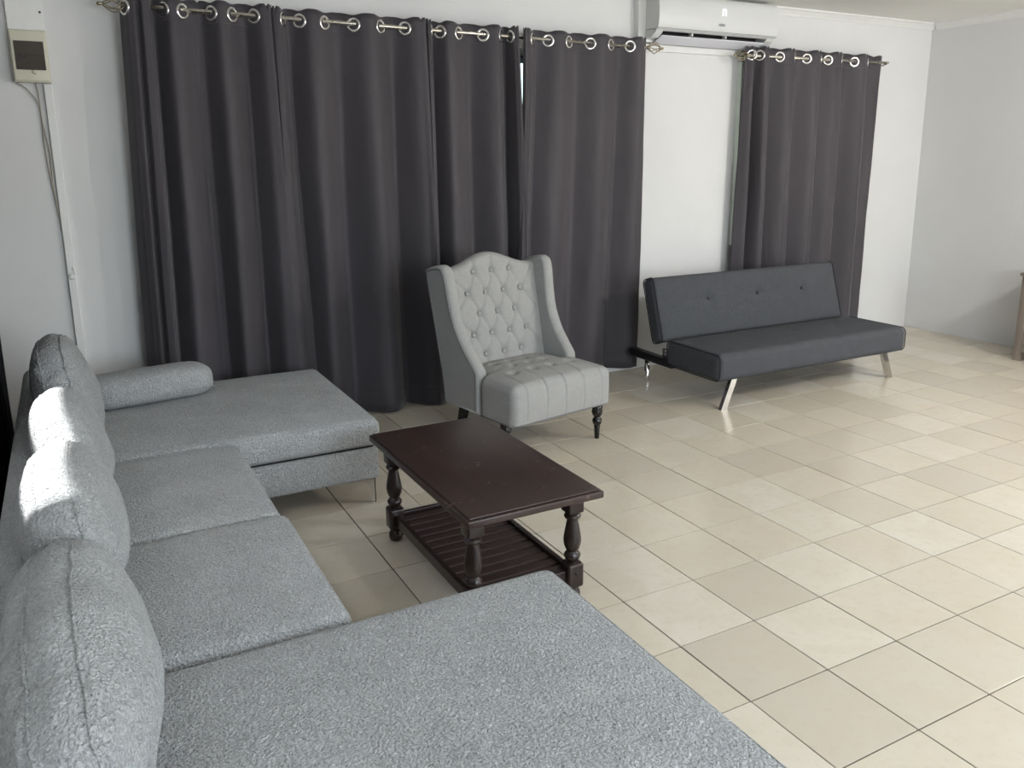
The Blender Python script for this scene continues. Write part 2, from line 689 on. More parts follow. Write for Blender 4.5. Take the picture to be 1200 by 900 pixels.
window('window_1', W1, 'wide white window frame behind the four left curtains', [-0.49, 0.57])
window('window_2', W2, 'pale window frame behind the right curtain', [3.50])


# ------------------------------------------------------------------ curtains and rods
RZ, RY = 2.385, 2.06


def cage_finial(sign):
    """wire cage with a small ball tip, along X"""
    vs = []
    L = 0.105
    for k in range(6):
        a = 2 * PI * k / 6
        pts = []
        for q in range(11):
            s = q / 10
            rr = 0.006 + 0.031 * math.sin(PI * s)
            tw = a + 1.2 * s
            pts.append((sign * s * L, rr * math.cos(tw), rr * math.sin(tw)))
        vs.append(tube(pts, 0.0032, 6))
    Rm = Matrix.Rotation(sign * PI / 2, 4, 'Y')
    vs.append(xf(lathe([(0.012, -0.012), (0.015, -0.004), (0.010, 0.006), (0.006, 0.010)], 14), Rm))
    vs.append(xf(lathe([(0.006, L - 0.006), (0.009, L), (0.007, L + 0.006), (0.010, L + 0.012), (0.011, L + 0.018), (0.007, L + 0.026), (0.002, L + 0.029)], 12), Rm))
    return join(*vs)


def rod(x0, x1, z0, z1, label, brackets, group=None):
    mid = ((x0 + x1) / 2, RY, (z0 + z1) / 2)
    t = thing('curtain_rod', label, 'curtain rod', mid)
    d = (x1 - x0) / 2
    dz = (z1 - z0) / 2
    obj('pole', tube([(-d, 0, -dz), (0, 0, 0), (d, 0, dz)], 0.0115, 14), M['nickel'], t)
    for s in ((-1, 1) if x1 < 3 else (-1,)):
        o = obj('finial', cage_finial(s), M['bronze'], t)
        o.location = (s * d, 0, s * dz)
    for bx_ in brackets:
        zz = z0 + (z1 - z0) * (bx_ - x0) / (x1 - x0) - mid[2]
        x = bx_ - mid[0]
        obj('bracket', join(rbox(x - 0.011, x + 0.011, YB - RY - 0.005, YB - RY, zz - 0.035, zz + 0.03, 0.002, 1),
                            tube([(x, YB - RY - 0.004, zz - 0.018), (x, 0.02, zz - 0.02), (x, 0.004, zz - 0.018)], 0.005, 8),
                            tube([(x, 0.016 * math.sin(q), zz - 0.016 * math.cos(q)) for q in np.linspace(-1.9, 1.9, 12)], 0.004, 6)), M['nickel'], t)
    return t


rod(-1.615, 1.765, 2.412, 2.379, 'long brushed metal rod carrying the four left curtains', [-1.585, 0.689, 1.72])
rod(2.70, 4.30, 2.372, 2.388, 'short metal rod carrying the right curtain', [2.79, 4.27])

ring_me = None


def curtain(label, pts, zrod, zb, drift=(0, 0), seed=0, amp=0.05, wild=0.02, grow=0.25):
    """pts = list of (X, depth): -1 in front of the rod, +1 behind it"""
    NC, NR = 9, 44
    xs = np.array([p[0] for p in pts])
    ds = np.array([p[1] for p in pts], float)
    rnd = random.Random(seed)
    n = len(pts)
    jx = [rnd.uniform(-1, 1) for _ in range(n)]
    jd = [rnd.uniform(-0.35, 0.35) for _ in range(n)]
    ph = [rnd.uniform(0, 6) for _ in range(n)]
    x_c = (xs[0] + xs[-1]) / 2
    V, Fs = [], []
    cols = (n - 1) * NC + 1
    ztop = zrod + 0.058
    for r in range(NR + 1):
        v = r / NR
        # finer rows near the header
        vv = v ** 1.15
        k = min(1.0, vv * 2.2)
        X = [xs[i] + wild * k * (jx[i] * vv + 0.35 * math.sin(ph[i] + 3.1 * vv)) + (drift[0] + (drift[1] - drift[0]) * (xs[i] - xs[0]) / (xs[-1] - xs[0])) * vv for i in range(n)]
        kk = min(1.0, vv * 5)
        D = [ds[i] * (0.75 + 0.25 * kk + grow * k) + jd[i] * k for i in range(n)]
        for c in range(cols):
            i = min(c // NC, n - 2)
            t = (c - i * NC) / NC
            s = 0.5 - 0.5 * math.cos(PI * t)
            hard = math.sin(PI / 2 * t) if D[i] > D[i + 1] else 1 - math.cos(PI / 2 * t)
            hb = 0.6 * min(1.0, vv * 6)
            s = s * (1 - hb) + hard * hb
            # cloth that swings round a fold: X moves fastest at the crest
            tx = t
            x = X[i] + (X[i + 1] - X[i]) * tx
            y = RY + amp * (D[i] + (D[i + 1] - D[i]) * s)
            sag = 0.006 * math.cos(PI * 2 * s) if r == 0 else 0
            z = ztop + (zb - ztop) * vv + sag * (1 - v)
            wob = 0.006 * k * nz(x * 5, z * 2.2, seed * 3.7) + 0.003 * k * nz(x * 14, z * 6, seed)
            V.append((x, y + wob, z + (0.004 * nz(x * 7, 1.3, seed) if r == NR else 0)))
    for r in range(NR):
        for c in range(cols - 1):
            a = r * cols + c
            Fs.append((a, a + cols, a + cols + 1, a + 1))
    cx_ = float(x_c)
    org = (cx_, RY, zrod)
    o = obj('curtain', move((V, Fs), (-org[0], -org[1], -org[2])), M['curtain'])
    o.location = org
    sm = o.modifiers.new('thickness', 'SOLIDIFY')
    sm.thickness = 0.002
    sm.offset = 0
    tag(o, label, 'curtain', None)
    # hem and header stitch lines as narrow raised bands
    for z_row, nm in ((3, 'header_seam'), (NR - 2, 'hem_seam')):
        pl = [V[z_row * cols + c] for c in range(cols)]
        h = obj(nm, move(tube([(p[0], p[1] - 0.0015, p[2]) for p in pl], 0.0016, 4), (-org[0], -org[1], -org[2])), M['curtain'], o)
    # eyelets where the cloth crosses the rod
    global ring_me
    for i in range(n - 1):
        if pts[i][1] * pts[i + 1][1] < 0 and abs(xs[i + 1] - xs[i]) > 0.03:
            t0 = abs(pts[i][1]) / (abs(pts[i][1]) + abs(pts[i + 1][1]))
            x = xs[i] + (xs[i + 1] - xs[i]) * t0
            dx = xs[i + 1] - xs[i]
            dy = amp * 0.75 * (ds[i + 1] - ds[i]) * 1.4
            nrm = Vector((dy, -dx, 0)).normalized()
            if nrm.y > 0:
                nrm = -nrm
            if ring_me is None:
                g = obj('eyelet', torus(0.034, 0.0085, 28, 8), M['ring'], o)
                ring_me = g
            else:
                g = inst(ring_me, o)
            g.rotation_euler = nrm.to_track_quat('Z', 'Y').to_euler()
            g.location = (x - org[0], 0, -0.002)
    return o


F_, B_ = -1, 1
C1 = [(-1.64, .8), (-1.60, -.7), (-1.575, -.9), (-1.55, -.2), (-1.535, -1.0), (-1.505, -.9), (-1.475, 1.3), (-1.40, -.9), (-1.27, .9), (-1.235, B_), (-1.145, F_), (-1.013, B_), (-0.915, F_), (-0.885, -1.1), (-0.868, -.5)]
C2 = [(-0.878, -.7), (-0.862, -1.1), (-0.845, -1.2), (-0.771, B_), (-0.65, F_), (-0.48, B_), (-0.306, F_), (-0.146, B_), (0.0, F_), (0.040, -1.1), (0.070, -.5)]
C3 = [(0.060, -1.3), (0.078, -1.4), (0.117, B_), (0.203, F_), (0.37, B_), (0.54, F_), (0.635, 1.2), (0.665, -1.1), (0.682, -1.4), (0.692, -1.3)]
C4 = [(0.726, -1.6), (0.738, -2.0), (0.760, -1.4), (0.86, B_), (1.015, F_), (1.185, B_), (1.358, F_), (1.527, B_), (1.68, F_), (1.735, -.3)]
C5 = [(2.705, .7), (2.76, -.2), (2.80, B_), (2.86, F_), (2.885, -1.2), (2.91, .2), (2.97, .9), (3.12, F_), (3.155, -1.0), (3.25, B_), (3.42, F_), (3.455, -1.0), (3.505, .9), (3.655, F_), (3.69, -.8), (3.80, B_), (3.975, F_), (4.01, -.8), (4.07, B_), (4.21, .2), (4.255, .9)]
curtain('dark grey eyelet curtain farthest left, beside the bare white wall', C1, 2.404, 0.03, (-0.06, 0.025), 11, 0.045, 0.012, 0.5)
curtain('wide dark grey eyelet curtain second from left, behind the far sofa chaise', C2, 2.396, 0.012, (0.02, 0.03), 22, 0.045, 0.025, 0.5)
curtain('narrow dark grey eyelet curtain right behind the tufted armchair', C3, 2.389, 0.06, (0.0, 0.03), 33, 0.042, 0.015, 0.5)
curtain('dark grey eyelet curtain hanging between armchair and futon', C4, 2.382, 0.055, (-0.10, -0.03), 44, 0.036, 0.015, 0.3)
curtain('dark grey eyelet curtain behind the futon, on its own rod', C5, 2.380, 0.06, (-0.01, 0.0), 55, 0.042, 0.025, 0.4)


# ------------------------------------------------------------------ sectional sofa
ZS = 0.43
sofa = thing('sectional_sofa', 'large u-shaped sectional sofa in nubby light grey fabric with metal legs', 'sofa', (-1.9, -0.2, 0))
SX, SY = -1.9, -0.2


def sp(name, vf, mat=M['boucle'], **k):
    return obj(name, move(vf, (-SX, -SY, 0)), mat, sofa, **k)


def crown(x0, x1, y0, y1, z0, z1, c, s=0, wr=0.0):
    def fn(x, y, z):
        u = (x - (x0 + x1) / 2) / ((x1 - x0) / 2)
        v = (y - (y0 + y1) / 2) / ((y1 - y0) / 2)
        t = max(0, (z - z0) / (z1 - z0))
        b = max(0, 1 - u ** 4) * max(0, 1 - v ** 4)
        z += t * (c * b + 0.0035 * nz(x * 4, y * 4, s))
        # sides bow out a little
        m = 4 * t * (1 - t)
        x += 0.006 * m * u ** 5 + wr * nz(x * 3, z * 22, s) * abs(u) ** 9 * 0.5
        y += 0.006 * m * v ** 5 + wr * m * nz(x * 22 + s, z * 3, s) * abs(v) ** 9
        return (x, y, z)
    return fn


def rim(x0, x1, y0, y1, z, r=0.03, n=6):
    pts = []
    for (cx_, cy_, a0) in ((x1 - r, y1 - r, 0), (x0 + r, y1 - r, PI / 2), (x0 + r, y0 + r, PI), (x1 - r, y0 + r, 1.5 * PI)):
        for k in range(n + 1):
            a = a0 + PI / 2 * k / n
            pts.append((cx_ + r * math.cos(a), cy_ + r * math.sin(a), z))
    return pts


def seat_part(name, x0, x1, y0, y1, z0, z1, c, s, wr=0.0, r=0.032):
    o = sp(name, rbox(x0, x1, y0, y1, z0, z1, r, 4, (22, 22, 4), crown(x0, x1, y0, y1, z0, z1, c, s, wr)))
    q = r * 0.29
    p = obj('seam', move(tube(rim(x0 + q, x1 - q, y0 + q, y1 - q, z1 - q + 0.001, r), 0.0028, 5, True), (-SX, -SY, 0)), M['boucle_seam'], o)
    return o


# far chaise, two middle seats, near chaise
FX0 = -2.195
seat_part('chaise_cushion', FX0, -0.815, 0.655, 1.775, 0.292, 0.425, 0.018, 1, 0.010, 0.028)
seat_part('chaise_cushion', FX0, -0.838, -2.10, -0.975, 0.292, 0.420, 0.014, 2, 0.0, 0.03)
seat_part('seat_cushion', FX0, -1.462, -0.185, 0.645, 0.292, 0.422, 0.014, 3, 0.0, 0.03)
seat_part('seat_cushion', FX0, -1.445, -0.948, -0.190, 0.292, 0.422, 0.014, 4, 0.0, 0.03)
sp('base', rbox(-2.20, -0.82, 0.66, 1.78, 0.128, 0.283, 0.016, 2, (4, 4, 1)))
sp('base', rbox(-2.20, -0.845, -2.10, -0.985, 0.128, 0.283, 0.016, 2, (4, 4, 1)))
sp('base', rbox(-2.20, -1.47, -0.980, 0.654, 0.128, 0.283, 0.016, 2, (4, 4, 1)))
sp('gap_shade', box(-2.19, -0.84, 0.68, 1.76, 0.275, 0.300), M['slot'], smooth=False)  # near-black sheets put between base and cushions to paint the gap's shade
sp('gap_shade', box(-2.19, -0.87, -2.08, -1.03, 0.275, 0.300), M['slot'], smooth=False)
sp('gap_shade', box(-2.19, -1.49, -0.99, 0.64, 0.275, 0.300), M['slot'], smooth=False)
sp('back_frame', rbox(-2.283, -2.192, -2.10, 1.80, 0.128, 0.600, 0.035, 4, (2, 12, 4)))


def bracket_leg(sx, sy):
    """thin folded plate, one blade each way from the corner"""
    blade = [(0, 0.128), (-0.135, 0.128), (-0.135, 0.120)]
    blade += [(-0.128 + 0.0, 0.118), (-0.075, 0.116), (-0.045, 0.108), (-0.030, 0.092), (-0.024, 0.068), (-0.021, 0.004), (-0.021, 0.0), (0, 0.0)]
    a = prism([(sx * p, q) for p, q in blade], 0, -sy * 0.004, 'XZ')
    b = prism([(sy * p, q) for p, q in blade], 0, -sx * 0.004, 'YZ')
    return join(a, b)


for (x, y, sx, sy) in ((-0.838, 0.678, 1, -1), (-0.838, 1.762, 1, 1), (-0.868, -2.08, 1, -1), (-0.862, -1.003, 1, 1), (-2.27, 1.76, -1, 1), (-2.27, -2.08, -1, -1), (-2.27, -0.2, -1, 1)):
    o = obj('leg', bracket_leg(sx, sy), M['chrome'], sofa, smooth=False)
    o.location = (x - SX, y - SY, 0)


def cushion_mesh(W, H, B, g, seed, N=30, ear=0.07):
    """boxed back cushion: two puffed faces joined by a gusset; local X along, Z up, front at -Y"""
    def outline(u, v):
        c = 0.95 if v > 0 else 0.25
        x = W / 2 * u * math.sqrt(1 - c * abs(v) ** 3 / 2)
        z = H / 2 * v * math.sqrt(1 - c * abs(u) ** 3 / 2)
        return x, z

    V, Fs = [], []
    us = [math.sin(PI / 2 * t) * 0.5 + t * 0.5 for t in np.linspace(-1, 1, N + 1)]
    grid = {}
    for side in (-1, 1):
        for i, u in enumerate(us):
            for j, v in enumerate(us):
                x, z = outline(u, v)
                e = (max(0, 1 - u * u) ** 0.55) * (max(0, 1 - v * v) ** 0.55)
                bb = B * e * (1.0 - 0.18 * v)
                edge = (1 - e)
                wr = 0.016 * edge * nz(x * 30 * (0.25 + abs(v)), z * 30 * (0.25 + abs(u)), seed + side) * (1 if abs(u) < 0.999 and abs(v) < 0.999 else 0.3)
                lump = 0.014 * e * nz(x * 5, z * 5, seed + 9 * side)
                y = side * (g / 2 + bb + wr + lump)
                grid[(side, i, j)] = len(V)
                V.append((x, y, z + 0.008 * nz(x * 6, seed, 2.0) * (1 if v > 0.5 else 0)))
        for i in range(N):
            for j in range(N):
                q = (grid[(side, i, j)], grid[(side, i + 1, j)], grid[(side, i + 1, j + 1)], grid[(side, i, j + 1)])
                Fs.append(q if side < 0 else tuple(reversed(q)))
    ringi = [(i, 0) for i in range(N)] + [(N, j) for j in range(N)] + [(i, N) for i in range(N, 0, -1)] + [(0, j) for j in range(N, 0, -1)]
    K = 5
    rows = [[grid[(-1, i, j)] for i, j in ringi]]
    for k in range(1, K):
        t = k / K
        row = []
        for q, (i, j) in enumerate(ringi):
            a, b = Vector(V[grid[(-1, i, j)]]), Vector(V[grid[(1, i, j)]])
            p = a.lerp(b, t)
            out = Vector((p.x / W, 0, p.z / H)).normalized()
            p += out * (0.012 * math.sin(PI * t) + 0.011 * nz(q * 0.75, t * 1.0, seed + 4) * (0.4 + math.sin(PI * t)))
            row.append(len(V))
            V.append(tuple(p))
        rows.append(row)
    rows.append([grid[(1, i, j)] for i, j in ringi])
    m = len(ringi)
    for k in range(K):
        for q in range(m):
            w = (q + 1) % m
            Fs.append((rows[k][q], rows[k + 1][q], rows[k + 1][w], rows[k][w]))
    seams = []
    for s in (0, K):
        seams.append([V[q] for q in rows[s]])
    return (V, Fs), seams


def back_cushion(label, yc, W, H, lean, seed, xc=-2.085, zc=None, turn=0.0, roll=0.0, B=0.078, g=0.088, group='loose back cushions on the sofa'):
    """front faces +X; leans back by `lean`"""
    (vf, seams) = cushion_mesh(W, H, B, g, seed)
    # local -Y (front) -> world +X : rotate +90 deg about Z
    o = obj('back_cushion', vf, M['boucle'])
    tag(o, label, 'cushion', group)
    for s in seams:
        obj('seam', tube(s, 0.0038, 6, True), M['boucle_seam'], o)
    z = (0.437 + H / 2 * math.cos(lean)) if zc is None else zc
    o.location = (xc, yc, z)
    o.rotation_euler = (Matrix.Rotation(PI / 2 + turn, 4, 'Z') @ Matrix.Rotation(-lean, 4, 'X') @ Matrix.Rotation(roll, 4, 'Y')).to_euler()
    return o


back_cushion('plump grey back cushion farthest away, next to the bolster', 1.02, 0.80, 0.445, 0.19, 3.1, xc=-2.088)
back_cushion('half sunlit grey back cushion, second from the far end of the sofa', 0.325, 0.70, 0.375, 0.20, 7.7, roll=0.05)
back_cushion('brightly sunlit grey back cushion, third from the far end of the sofa', -0.33, 0.72, 0.36, 0.20, 12.9, roll=0.05, B=0.096, xc=-2.09)
back_cushion('shaded grey back cushion nearest the camera', -1.125, 0.90, 0.325, 0.20, 17.3, B=0.108, xc=-2.095)


def bolster_mesh(L, ry, rz, seed):
    V, Fs = [], []
    n, m = 28, 40
    for k in range(m + 1):
        t = k / m
        s = 2 * t - 1
        e = max(0.0, 1 - abs(s) ** 7) ** 0.42
        for i in range(n):
            a = 2 * PI * i / n
            c, d = math.cos(a), math.sin(a)
            # flattened, boxy section
            q = (abs(c) ** 2.8 + abs(d) ** 2.8) ** (-1 / 2.8)
            wr = 1 + 0.035 * (abs(s) ** 2 + 0.35) * nz(t * 26, a * 1.1, seed)
            V.append((s * L / 2, ry * q * c * e * wr, rz * q * d * e * wr))
    for k in range(m):
        for i in range(n):
            j = (i + 1) % n
            Fs.append((k * n + i, (k + 1) * n + i, (k + 1) * n + j, k * n + j))
    Fs.append(tuple(range(n)))
    Fs.append(tuple(reversed([m * n + i for i in range(n)])))
    return V, Fs


bol = obj('bolster_cushion', bolster_mesh(0.62, 0.135, 0.082, 2.2), M['boucle'])
tag(bol, 'long low grey bolster lying on the far end of the chaise', 'cushion')
bol.location = (-1.735, 1.48, 0.521)
bol.rotation_euler = (0, 0, 0.16)
sea = [(x, -0.131 + 0.002 * nz(x * 30, 0, 1), -0.026) for x in np.linspace(-0.285, 0.285, 30)]
obj('seam', tube(sea, 0.004, 6), M['boucle_seam'], bol)


# ------------------------------------------------------------------ tufted wing chair
CH = thing('wing_armchair', 'light grey button-tufted wing armchair with black turned legs by the curtains', 'armchair', (0.335, 0.84, 0), math.atan2(0.14, 0.73))


def yback(z):
    return 0.560 + 0.245 * (z - 0.44)


BUT = []
for row, (zr, xsr) in enumerate(((0.965, (-.135, 0, .135)), (0.842, (-.2, -.067, .067, .2)), (0.722, (-.135, 0, .135)), (0.602, (-.2, -.067, .067, .2)), (0.484, (-.135, 0, .135)))):
    for xx in xsr:
        BUT.append((xx, zr, row))
CRE = []
for a in BUT:
    for b in BUT:
        if b[2] == a[2] + 1 and abs(abs(a[0] - b[0]) - 0.067) < 0.02:
            CRE.append((a, b))
for a in BUT:  # creases running off to the borders
    if a[2] == 0:
        CRE.append((a, (a[0], 1.10, -1)))
    if a[2] == 4:
        CRE.append((a, (a[0], 0.36, 5)))
    if abs(a[0]) > 0.19:
        sgn = 1 if a[0] > 0 else -1
        CRE.append((a, (sgn * 0.30, a[1] + 0.10, 0)))
        CRE.append((a, (sgn * 0.30, a[1] - 0.10, 0)))


def seg_d(px, pz, a, b):
    dx, dz = b[0] - a[0], b[1] - a[1]
    t = max(0, min(1, ((px - a[0]) * dx + (pz - a[1]) * dz) / (dx * dx + dz * dz)))
    return math.hypot(px - a[0] - t * dx, pz - a[1] - t * dz)


def tuft(x, z):
    d = min(seg_d(x, z, a, b) for a, b in CRE)
    db = min(math.hypot(x - b[0], z - b[1]) for b in BUT)
    return 0.010 * (1 - math.exp(-(d / 0.009) ** 1.2)) + 0.010 * (1 - math.exp(-(db / 0.035) ** 2)) - 0.012 * math.exp(-(db / 0.021) ** 2)


def ztop(x):
    u = abs(x) / 0.33
    return 0.992 + 0.078 * (0.5 + 0.5 * math.cos(PI * min(1, u * 1.05)))


def chair_back():
    V, Fs = [], []
    NU, NV, NRr, NB = 96, 110, 10, 8
    th = 0.075
    us = np.linspace(-0.335, 0.335, NU + 1)
    rows = NV + 1 + NRr + NB
    for u in us:
        zt = ztop(u) - 0.035
        for k in range(NV + 1):
            z = 0.36 + (zt - 0.36) * k / NV
            V.append((u, yback(z) - tuft(u, z) - 0.012 * (1 - (u / 0.33) ** 4), z))
        y0 = V[-1][1]
        yb = yback(zt) + th
        for k in range(1, NRr + 1):
            a = PI * k / NRr
            V.append((u, (y0 + yb) / 2 - (yb - y0) / 2 * math.cos(a), zt + 0.035 * math.sin(a)))
        for k in range(1, NB + 1):
            z = zt + (0.20 - zt) * k / NB
            V.append((u, yback(z) + th, z))
    for i in range(NU):
        for k in range(rows - 1):
            a = i * rows + k
            Fs.append((a, a + rows, a + rows + 1, a + 1))
    return V, Fs


cb = obj('backrest', chair_back(), M['linen'], CH)
but0 = None
for (x, z, r_) in BUT:
    y = yback(z) - 0.012 * (1 - (x / 0.33) ** 4) + 0.008
    if but0 is None:
        but0 = obj('button', lathe([(0.006, -0.012), (0.0130, -0.008), (0.0140, -0.002), (0.0120, 0.003), (0.007, 0.006), (0.001, 0.0068)], 14), M['linen'], cb)
        b = but0
    else:
        b = inst(but0, cb)
    b.location = (x, y - 0.012, z)
    b.rotation_euler = (PI / 2 - 0.2, 0, 0)


def side_outline():
    front = smooth_curve([(0.312, 0.205), (0.312, 0.32), (0.311, 0.43), (0.322, 0.470), (0.375, 0.528), (0.447, 0.612), (0.503, 0.715), (0.532, 0.82), (0.550, 0.92), (0.566, 0.985), (0.590, 1.020), (0.620, 1.032)], 4)
    rear = [(0.68, 1.024), (0.74, 1.010), (0.772, 0.998), (0.778, 0.985), (0.757, 0.85), (0.715, 0.60), (0.680, 0.40), (0.645, 0.205)]
    return front + rear


def padded_panel(poly, t, r, nr=5):
    """outline in YZ with a rounded rim, thickness t along X, centred on X=0"""
    n = len(poly)
    P = [Vector((p[0], p[1])) for p in poly]
    N = []
    for i in range(n):
        d = (P[(i + 1) % n] - P[i - 1])
        N.append(Vector((d.y, -d.x)).normalized())
    ar = sum(P[i].x * P[(i + 1) % n].y - P[(i + 1) % n].x * P[i].y for i in range(n))
    sg = -1 if ar > 0 else 1
    V, Fs = [], []
    K = 2 * nr + 1
    for k in range(K):
        a = -PI / 2 + PI * k / (K - 1)
        for i in range(n):
            q = P[i] + N[i] * sg * r * (1 - math.cos(a))
            V.append(((t / 2) * math.sin(a), q.x, q.y))
    for k in range(K - 1):
        for i in range(n):
            j = (i + 1) % n
            Fs.append((k * n + i, k * n + j, (k + 1) * n + j, (k + 1) * n + i))
    bm = bmesh.new()
    bv = [bm.verts.new(v) for v in V]
    for f in Fs:
        bm.faces.new([bv[i] for i in f])
    c1 = bm.faces.new([bv[i] for i in range(n)])
    c2 = bm.faces.new([bv[(K - 1) * n + i] for i in reversed(range(n))])
    bmesh.ops.recalc_face_normals(bm, faces=bm.faces)
    tri = bmesh.ops.triangulate(bm, faces=[c1, c2])['faces']
    bm.faces.index_update()
    bm.verts.index_update()
    fl = [f.index for f in tri]
    out = [tuple(v.co) for v in bm.verts], [tuple(v.index for v in f.verts) for f in bm.faces]
    bm.free()
    return out, fl


so_ = side_outline()
for s in (-1, 1):
    vf, fl = padded_panel(so_, 0.072, 0.022)

    def flare(p, s=s):
        x, y, z = p
        # wings lean outward a touch towards the top
        k = max(0, z - 0.45) * 0.055
        return (s * (0.342 + k) + x, y, z)
    w = obj('side_wing', ([flare(p) for p in vf[0]], vf[1]), M['linen'], CH, flat=fl)
    m_ = len(side_outline())
    # welt along the outer edge of the wing, set in by the rim radius
    pipe = []
    for i_, (y, z) in enumerate(so_):
        if z < 0.215:
            continue
        a_, b_ = so_[max(i_ - 1, 0)], so_[min(i_ + 1, m_ - 1)]
        d_ = Vector((b_[0] - a_[0], b_[1] - a_[1])).normalized()
        q_ = Vector((y, z)) + Vector((d_.y, -d_.x)) * 0.021
        pipe.append((s * (0.342 + max(0, z - 0.45) * 0.055 + 0.0362), q_.x, q_.y))
    obj('piping', tube(pipe, 0.0042, 6), M['linen_pipe'], w)

SDENT = [(-.21, .20), (-.07, .20), (.07, .20), (.21, .20), (-.14, .32), (0, .32), (.14, .32), (-.21, .43), (-.07, .43), (.07, .43), (.21, .43)]
CHAN = (-.28, -.14, 0.0, .14, .28)


def seat_fn(x, y, z):
    z = max(z, 0.207)
    u = x / 0.37
    v = (y - 0.29) / 0.30
    t = max(0, min(1, (z - 0.21) / 0.21))
    # crown and tufts on the top
    top = max(0, (t - 0.7) / 0.3)
    z += top * 0.036 * max(0, 1 - u ** 4) * max(0, 1 - abs(v) ** 3)
    dent = sum(math.exp(-((x - a) ** 2 + (y - b) ** 2) / 0.0007) for a, b in SDENT)
    z -= top * 0.018 * dent
    # channels down the front face and over the lip
    ch = sum(math.exp(-((x - c) / 0.0055) ** 2) for c in CHAN)
    frontness = max(0, min(1, (0.10 - y) / 0.08))
    y += 0.0075 * ch * frontness * t ** 0.3
    if y < 0.20:
        z -= 0.006 * ch * top
    y -= 0.012 * frontness * math.sin(PI * t) * (1 - abs(u) ** 6)
    # narrow behind the arm fronts
    k = max(0, min(1, (y - 0.285) / 0.02))
    x *= 1 - k * (1 - 0.302 / 0.37)
    return (x, y, z)


seat = obj('seat', rbox(-0.37, 0.37, 0.005, 0.60, 0.165, 0.425, 0.04, 5, (110, 60, 10), seat_fn), M['linen'], CH)
obj('piping', tube([(-0.368, 0.30, 0.212), (-0.368, 0.05, 0.212), (-0.36, 0.02, 0.212), (-0.34, 0.006, 0.212), (0, 0.003, 0.212), (0.34, 0.006, 0.212), (0.36, 0.02, 0.212), (0.368, 0.05, 0.212), (0.368, 0.30, 0.212)], 0.004, 6), M['linen_pipe'], seat)
leg_prof = [(0.0125, 0.0), (0.014, 0.004), (0.0175, 0.068), (0.019, 0.078), (0.016, 0.082), (0.024, 0.090), (0.0285, 0.104), (0.0275, 0.118), (0.019, 0.130), (0.017, 0.134), (0.024, 0.140), (0.031, 0.155), (0.033, 0.168), (0.030, 0.180), (0.031, 0.186), (0.031, 0.208)]
for x in (-0.325, 0.285):
    o = obj('leg', lathe(leg_prof, 20), M['black_lacquer'], CH)
    o.location = (x, 0.13 if x < 0 else 0.035, 0)
for x in (-0.27, 0.27):
    poly = [(0.56, 0.21), (0.61, 0.21), (0.665, 0.0), (0.632, 0.0)]
    obj('leg', prism(poly, x - 0.021, x + 0.021, 'YZ'), M['black_lacquer'], CH, smooth=False)


# ------------------------------------------------------------------ coffee table
TX, TY = -0.693, -0.154
CT = thing('coffee_table', 'dark brown wooden coffee table with turned legs and slatted lower shelf', 'coffee table', (TX, TY, 0))
hx, hy = 0.270, 0.506
top = join(rbox(-hx, hx, -hy, hy, 0.433, 0.460, 0.006, 2, (2, 2, 1)), rbox(-hx + 0.012, hx - 0.012, -hy + 0.012, hy - 0.012, 0.459, 0.467, 0.004, 2, (2, 2, 1)))
obj('tabletop', top, M['wood_top'], CT, sharp=35)
legp = [(0.016, 0.0), (0.026, 0.006), (0.031, 0.020), (0.031, 0.034), (0.024, 0.048), (0.017, 0.055), (0.019, 0.062), (0.019, 0.156), (0.019, 0.160), (0.025, 0.166), (0.031, 0.178), (0.031, 0.186), (0.024, 0.196), (0.020, 0.202), (0.025, 0.208), (0.031, 0.224), (0.0335, 0.242), (0.0325, 0.258), (0.028, 0.284), (0.0235, 0.308), (0.0205, 0.322), (0.0205, 0.327), (0.029, 0.332), (0.032, 0.340), (0.028, 0.348), (0.023, 0.352), (0.023, 0.362)]
leg_vf = lathe(legp, 22)
up_blk = rbox(-0.032, 0.032, -0.032, 0.032, 0.355, 0.433, 0.007, 2)
lo_blk = rbox(-0.034, 0.034, -0.034, 0.034, 0.058, 0.156, 0.012, 3)
l0 = None
for sx in (-1, 1):
    for sy in (-1, 1):
        if l0 is None:
            l0 = obj('leg', join(leg_vf, up_blk, lo_blk), M['wood'], CT, sharp=40)
            o = l0
        else:
            o = inst(l0, CT)
        o.location = (sx * 0.203, sy * 0.398, 0)
bolt = obj('bolt_cap', xf(lathe([(0.007, 0), (0.007, 0.002), (0.004, 0.005), (0.001, 0.006)], 12), Matrix.Rotation(PI / 2, 4, 'X')), M['black_metal'], CT)
bolt.location = (0.203, -0.431, 0.118)
bolt2 = inst(bolt, CT, (-0.203, -0.431, 0.118))
# aprons under the top and shelf frame
for sx in (-1, 1):
    obj('apron', rbox(sx * 0.203 - 0.009, sx * 0.203 + 0.009, -0.367, 0.367, 0.398, 0.433, 0.002, 1), M['wood'], CT, smooth=False)
    obj('shelf_rail', rbox(sx * 0.203 - 0.011, sx * 0.203 + 0.011, -0.365, 0.365, 0.080, 0.126, 0.003, 1), M['wood'], CT, smooth=False)
for sy in (-1, 1):
    obj('apron', rbox(-0.172, 0.172, sy * 0.398 - 0.009, sy * 0.398 + 0.009, 0.398, 0.433, 0.002, 1), M['wood'], CT, smooth=False)
    obj('shelf_rail', rbox(-0.170, 0.170, sy * 0.398 - 0.011, sy * 0.398 + 0.011, 0.080, 0.126, 0.003, 1), M['wood'], CT, smooth=False)
s0 = None
for k in range(13):
    y = -0.353 + k * 0.0588
    if s0 is None:
        s0 = obj('slat', rbox(-0.192, 0.192, -0.0205, 0.0205, 0.098, 0.114, 0.001, 1), M['wood_slat'], CT, smooth=False)
        s0.location = (0, y, 0)
    else:
        inst(s0, CT, (0, y, 0))


